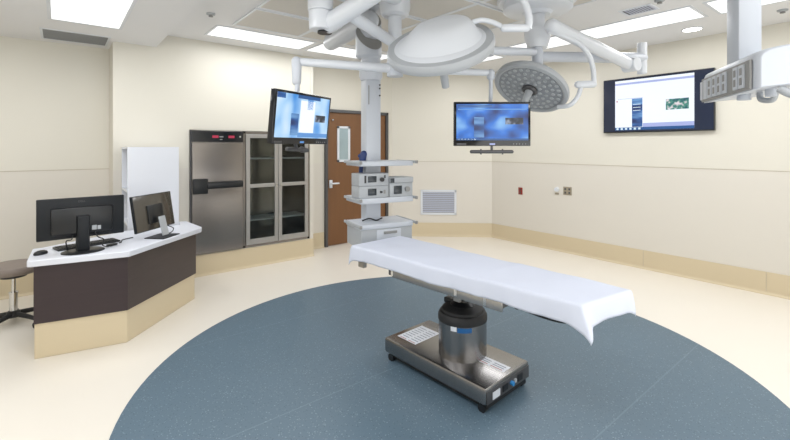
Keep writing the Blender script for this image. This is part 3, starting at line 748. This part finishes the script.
MB().tube([Lq(Wd(472, 22, 2.72)), Lq(Wd(482, 20, 2.72)), Lq(Wd(492, 22, 2.72)), Lq(Wd(501, 26, 2.72))], .017).build('yoke', M['white'], sl1)
MB().capsule(Lq(Wd(504, 28, 2.72)), Lq(Wd(526, 28, 2.72)), .026).build('yoke_joint', M['white'], sl1)
MB().tube([Lq(Wd(528, 29, 2.72)), Lq(Wd(529, 18, 2.72)), Lq(Wd(526, 6, 2.72)), Lq(Wd(520, -4, 2.72)), Lq(Wd(508, -16, 2.70)), Lq(Wd(480, -20, 2.72))], .024).build('yoke', M['white'], sl1)
MB().capsule(Lq(Wd(482, -20, 2.72)), Lq((2.06, 2.40, 2.66)), .035).build('spring_arm', M['white'], sl1)
MB().capsule(Lq(Wd(489, 50.5, 2.95)), Lq(Wd(533, 52, 3.35)), .030, .032).build('support_arm', M['offwhite'], sl1)
MB().cyl(Lq(Wd(489, 45, 2.93)), Lq(Wd(489, 56, 2.93)), .034).build('arm_joint', M['lgrey'], sl1, bevel=.004)

# ------------------------------------------------------------------ pendant with outlet panel on the right
TL = Vector((3.065, .81, 1.88)); TR = Vector((2.51, .466, 1.88))
pd = (TL-TR); pd.z = 0; pd.normalize(); pn = Vector((.53, -.85, 0))
rz = math.atan2(-pd.y, -pd.x)         # local +x from far end to near end
pt = thing('gas_pendant', 'white gas pendant with square column and grey outlet panel at upper right', 'pendant', (TL.x, TL.y, 0), rz)
# local: x 0..0.653 along the panel, panel at y=0, body towards local +y
ly = Matrix.Rotation(-rz, 4, 'Z') @ pn
sg = 1 if ly.y > 0 else -1
LW = .653
def PX(a): return a
prof = [(0, 1.765), (0, 1.918)]+[(sg*.45*(1-math.cos(PI*q/24))/2, 1.918-.063*(q/24)**2+.066*math.sin(PI*q/24)) for q in range(2, 24)]
prof += [(.45*sg, 1.855)]+[(sg*.45*(1+math.cos(PI*q/12))/2, 1.855-.09*(q/12)-.02*math.sin(PI*q/12)) for q in range(2, 12)]
rings = []
for x, k in ((-.012, .92), (.0, .98), (.02, 1), (LW-.04, 1), (LW, .97), (LW+.015, .9)):
    zc = 1.855; yc = .2*sg
    rings.append([Vector((x, yc+(y-yc)*(k if k < 1 else 1)*1.0, zc+(z-zc)*k)) if k < 1 else Vector((x, y, z)) for y, z in prof])
MB().ring_loft(rings).build('housing', M['offwhite'], pt, bevel=.006)
pl = box(.01, -.012*sg, 1.772, LW-.02, .0, 1.91).build('outlet_panel', M['greyp'], pt, bevel=.003)
for k in range(8):
    x = .06+k*.068
    if k == 5: continue
    MB().box(x, -.019*sg, 1.785, x+.052, -.010*sg, 1.897).build('outlet', M['offwhite'], pl, bevel=.002)
    if k not in (0,):
        MB().box(x+.014, -.021*sg, 1.80, x+.036, -.018*sg, 1.835).box(x+.014, -.021*sg, 1.848, x+.036, -.018*sg, 1.882).build('socket', M['greyp'], pl, smooth=False)
box(-.008, -.014*sg, 1.785, .03, .0, 1.895).build('end_plate', M['offwhite'], pt, bevel=.003)
cp_ = Vector((2.86, .575, 0)); lc = Matrix.Rotation(-rz, 4, 'Z') @ (cp_-Vector((TL.x, TL.y, 0)))
mt = Matrix.Translation((lc.x, lc.y, 0)) @ Matrix.Rotation(math.radians(8), 4, 'Z')
MB().box(-.056, -.054, 1.93, .056, .054, 2.70, mtx=mt, bev=.008).build('column', M['offwhite'], pt)
MB().box(-.12, -.12, 2.69, .12, .12, 2.74, mtx=mt, bev=.008).build('ceiling_cover', M['white'], pt)
MB().tube([(.40, .12*sg, 1.775), (.42, .12*sg, 1.74), (.50, .13*sg, 1.73), (.56, .12*sg, 1.765)], .014).tube([(LW-.02, .10*sg, 1.77), (LW, .15*sg, 1.735), (LW, .25*sg, 1.74)], .018).build('hand_grip', M['lgrey'], pt)
MB().cyl((.36, .07*sg, 1.79), (.36, .07*sg, 1.745), .03).build('brake_knob', M['offwhite'], pt)
MB().cyl((.56, .10*sg, 1.79), (.56, .10*sg, 1.74), .022).build('brake_knob', M['offwhite'], pt)

# ------------------------------------------------------------------ operating table
ot = thing('operating_table', 'stainless steel operating table base and column under the white sheet', 'operating table', (2.048, 1.935, 0), math.radians(3.5))
hw, hl = .232, .43
bs = MB().box(-hw, -hl, .055, hw, hl, .158, bev=.018).build('base', M['steelt'], ot)
box(-hw+.012, -hl-.004, .062, hw-.012, -hl+.002, .135, bev=.002).build('end_panel', M['dmetal'], ot)
def endp(nm, x0, z0, x1, z1, m): box(x0, -hl-.008, z0, x1, -hl-.003, z1).build(nm, m, ot, smooth=False)
MB().box(-hw+.03, -hl+.01, .028, hw-.03, hl-.02, .06).build('underframe', M['blackm'], ot)
endp('rating_plate', -.17, .075, -.10, .115, M['paper']); endp('socket', -.07, .08, -.02, .115, M['black']); endp('socket', .09, .08, .14, .12, M['black'])
MB().cyl((.02, -hl-.004, .10), (.02, -hl-.022, .10), .013).build('plug', M['bluep'], ot)
MB().cyl((.06, -hl-.004, .10), (.06, -hl-.012, .10), .012).build('socket', M['lgrey'], ot)
for x in (-hw+.035, hw-.035):
    for y in (-hl+.04, hl-.05):
        MB().cyl((x-.018, y, .026), (x+.018, y, .026), .026).cyl((x, y, .03), (x, y, .06), .01).build('caster', M['black'], ot)
def sticker(x0, y0, x1, y1, lines):
    s_ = box(x0, y0, .158, x1, y1, .1588).build('warning_label', M['paper'], ot, smooth=False)
    for i in range(lines):
        yy_ = x0+.008+i*(x1-x0-.016)/lines
        for (f0, f1) in ((.08, .45), (.55, .92)):
            box(yy_, y0+(y1-y0)*f0, .1588, yy_+.006, y0+(y1-y0)*f1, .1592).build('print_line', M['red_ink'] if i == 0 else M['ink'], s_, smooth=False)
sticker(-.15, .20, .10, .38, 8)
sticker(-.01, -.40, .07, -.25+.07, 3)
# column: stainless shroud with black bellows
Tc = Matrix.Translation((.012, -.075, 0))
MB().lathe([(.001, .158), (.160, .158), (.160, .39), (.152, .395), (.001, .395)], 48, Tc, sy=.95).build('column_shroud', M['steelt'], ot)
MB().lathe([(.001, .38), (.164, .38), (.165, .395), (.163, .412), (.152, .432), (.142, .436), (.138, .450), (.11, .470), (.001, .475)], 48, Tc, sy=.95).build('bellows', M['blackm'], ot)
MB().lathe([(.001, .455), (.075, .455), (.08, .475), (.05, .495), (.045, .545), (.001, .55)], 32, Tc).box(-.02, -.05, .455, .13, .06, .49, bev=.006).build('bellows_top', M['black'], ot)
MB().box(-.07, -.13, .53, .07, .0, .62, bev=.006).box(-.05, -.10, .50, -.02, -.05, .62).cyl((-.09, -.06, .57), (.1, -.06, .57), .022).build('tilt_head', M['steelh'], ot)
lb = MB()
seg = 8
for i in range(seg):
    a0 = math.radians(-152+i*4.2); a1 = math.radians(-152+(i+1)*4.2)
    lb.quad([(.012+.1612*math.cos(a), -.075+.1612*.95*math.sin(a), z) for a, z in ((a0, .345), (a1, .345), (a1, .375), (a0, .375))])
lb.build('maker_label', M['bluelabel'], ot)
lb = MB()
for i in range(4):
    a0 = math.radians(-168+i*3.6); a1 = math.radians(-168+(i+1)*3.6)
    lb.quad([(.012+.1612*math.cos(a), -.075+.1612*.95*math.sin(a), z) for a, z in ((a0, .35), (a1, .35), (a1, .385), (a0, .385))])
lb.build('paper_label', M['paper'], ot)
# top frame under the sheet, turned a little more than the base
Tt = Matrix.Translation((-.068, 0, 0)) @ Matrix.Rotation(math.radians(2), 4, 'Z')
MB().box(-.185, -.52, .625, .185, .35, .69, mtx=Tt).build('top_frame', M['dmetal'], ot)
MB().box(-.205, -.54, .622, -.187, .30, .686, mtx=Tt, bev=.003).box(.187, -.54, .622, .205, .30, .686, mtx=Tt, bev=.003).build('side_rail', M['steelh'], ot)
for y in (-.45, -.25, .28):
    MB().box(-.212, y, .635, -.2, y+.02, .675, mtx=Tt).build('rail_bolt', M['chrome'], ot)
MB().box(-.19, -.96, .69, .19, .64, .70, mtx=Tt).build('top_plate', M['blackm'], ot)
MB().box(-.19, -.95, .70, .19, .63, .762, mtx=Tt, bev=.015).build('mattress', M['blackm'], ot)
MB().tube([(.0, -.93, .68), (-.20, -.90, .672), (-.23, -.78, .665), (-.22, -.62, .672)], .012).cyl((-.2, -.62, .68), (-.2, -.60, .655), .018).build('table_handle', M['blackm'], ot)
MB().box(-.2, .60, .62, -.17, .66, .69, mtx=Tt).box(-.15, .45, .66, .1, .64, .69, mtx=Tt).build('foot_bracket', M['steelh'], ot)

# ------------------------------------------------------------------ white sheet
nl, nr, fr_, fl = (Vector(p) for p in ((1.855, .945, .777), (2.262, .895, .777), (2.165, 2.63, .777), (1.672, 2.60, .777)))
sm = MB(); nu, nv, ns = 28, 90, 8
def drop_at(u, v):
    """how far the hem hangs at a point of the outline"""
    cs = [((0, 0), .14), ((1, 0), .105), ((0, 1), .12), ((1, 1), .12)]
    base_ = .085 if u in (0, 1) and 0 < v < 1 else .088
    ex = 0
    for (cu_, cv_), e in cs:
        dd = math.hypot((u-cu_)*.43, (v-cv_)*1.7)
        ex = max(ex, (e-base_)*math.exp(-(dd/.028)**1.5))
    return base_+ex + .003*math.sin(9*u+14*v)
def top_pt(u, v):
    p = nl.lerp(nr, u).lerp(fl.lerp(fr_, u), v)
    e = min(u, 1-u)*.43; f_ = min(v, 1-v)*1.7; r = .012
    z = 0
    for x in (e, f_):
        if x < r: z -= r-math.sqrt(max(0, r*r-(r-x)**2))
    z += .0025*math.sin(6*u+2)*math.sin(9*v) + .0018*math.sin(31*v+4*u) + (.0025*math.exp(-((v-.36)/.01)**2)) + .002*math.exp(-((v-.68)/.01)**2)
    return p+Vector((0, 0, z))
uu = [0, .012, .025, .045]+[.045+.91*i/20 for i in range(1, 20)]+[.955, .975, .988, 1]
vv = [0, .003, .007, .012]+[.012+.976*i/80 for i in range(1, 80)]+[.988, .993, .997, 1]
G = [[sm.bm.verts.new(top_pt(u, v)) for v in vv] for u in uu]
for i in range(len(uu)-1):
    for j in range(len(vv)-1):
        sm.bm.faces.new((G[i][j], G[i+1][j], G[i+1][j+1], G[i][j+1]))
loop = [(i, 0) for i in range(len(uu))]+[(len(uu)-1, j) for j in range(1, len(vv))]+[(i, len(vv)-1) for i in range(len(uu)-2, -1, -1)]+[(0, j) for j in range(len(vv)-2, 0, -1)]
cen = (nl+nr+fr_+fl)/4
axv = ((fl+fr_)-(nl+nr)).normalized(); axu = ((nr+fr_)-(nl+fl)).normalized()
prev = None; first = None
for n_, (i, j) in enumerate(loop):
    u, v = uu[i], vv[j]; p = G[i][j].co.copy(); D_ = drop_at(u, v)
    ou = (-1 if u == 0 else 1 if u == 1 else 0); ov = (-1 if v == 0 else 1 if v == 1 else 0)
    dist = {0: 0}
    near = [((u-a)*.43, (v-b_)*1.7) for a in (0, 1) for b_ in (0, 1)]
    cd = min(math.hypot(*q) for q in near)
    flare = .006 + (.034 if v < .5 and u < .5 else .008)*math.exp(-(cd/.035)**2)
    out = (axu*ou*(.25 if cd < .03 else 1)+axv*ov)
    if cd < .05 and ov == 0: out = axu*ou*.25+axv*(-1 if v < .5 else 1)*(1-cd/.05)
    if out.length: out.normalize()
    col_ = [G[i][j]]
    for k in range(1, ns+1):
        t = k/ns
        w_ = .003*math.sin(40*v+12*u)*t + .002*math.sin(95*v)*t
        col_.append(sm.bm.verts.new(p + out*(flare*math.sin(t*PI/2)+w_) + Vector((0, 0, -D_*t))))
    if prev:
        for k in range(ns): sm.bm.faces.new((prev[k], col_[k], col_[k+1], prev[k+1]))
    else: first = col_
    prev = col_
for k in range(ns): sm.bm.faces.new((prev[k], first[k], first[k+1], prev[k+1]))
sh = sm.build('sheet', M['cloth'], None)
for p in sh.data.polygons: p.use_smooth = True
me = sh.data
if 'sharp_edge' in me.attributes: me.attributes.remove(me.attributes['sharp_edge'])
md = sh.modifiers.new('thick', 'SOLIDIFY'); md.thickness = .002; md.offset = 1
tag(sh, 'white sheet draped over the operating table with hanging corners', 'sheet')

# ------------------------------------------------------------------ lights
def area(loc, size, power, rot=(0, 0, 0), col=(.97, .98, 1), spread=None):
    l = bpy.data.lights.new('room_or_fill_light', 'AREA'); l.shape = 'RECTANGLE'; l.size, l.size_y = size; l.energy = power; l.color = col
    o = bpy.data.objects.new('room_or_fill_light', l); C.objects.link(o); o.location = loc; o.rotation_euler = rot
    return o
LP = [((-1.1, 4.3, HL-.02), (.45, 1.0), 9), ((.19, 4.07, HL-.02), (.45, 1.0), 9), ((1.81, 4.66, H-.02), (1.05, .4), 10), ((3.0, 4.66, H-.02), (1.05, .4), 8),
      ((4.55, 3.97, H-.02), (.42, .8), 8), ((4.55, 2.91, H-.02), (.42, 1), 10), ((4.55, 1.76, H-.02), (.42, 1), 10), ((4.55, .6, H-.02), (.42, 1), 10), ((4.55, -.6, H-.02), (.42, 1), 9),
      ((.19, 2.4, HL-.02), (.45, 1.0), 14), ((.19, .7, HL-.02), (.45, 1.0), 12), ((1.8, -.7, H-.02), (1.05, .4), 14), ((3.0, -.7, H-.02), (1.05, .4), 14)]
for p, s_, e in LP: area(p, s_, e)
for p, s_, e, ro in (((1.2, -1.6, 1.9), (3.0, 1.4), 20, (math.radians(78), 0, math.radians(8))), ((-1.4, 1.6, 1.7), (2.4, 1.4), 19, (math.radians(80), 0, math.radians(-55))), ((2.0, -1.2, .5), (3.4, 1.2), 30, (math.radians(150), 0, 0))):
    area(p, s_, e, ro, (.94, .97, 1))  # added fill lights without fixtures: two towards the walls, one up to the ceiling
wd = bpy.data.worlds.new('World'); bpy.context.scene.world = wd; wd.use_nodes = True
wd.node_tree.nodes['Background'].inputs[0].default_value = (1, 1, 1, 1); wd.node_tree.nodes['Background'].inputs[1].default_value = .3

# ------------------------------------------------------------------ camera
cam = bpy.data.cameras.new('camera'); co = bpy.data.objects.new('camera', cam); C.objects.link(co)
co.location = (0, 0, 1.5); co.rotation_euler = (PI/2, 0, -math.atan2(.627, .78))
cam.sensor_width = 36; cam.lens = 418/790*36; cam.shift_y = -73/790; cam.clip_start = .05
bpy.context.scene.camera = co
bpy.context.scene.view_settings.view_transform = 'Standard'
bpy.context.scene.view_settings.exposure = .13
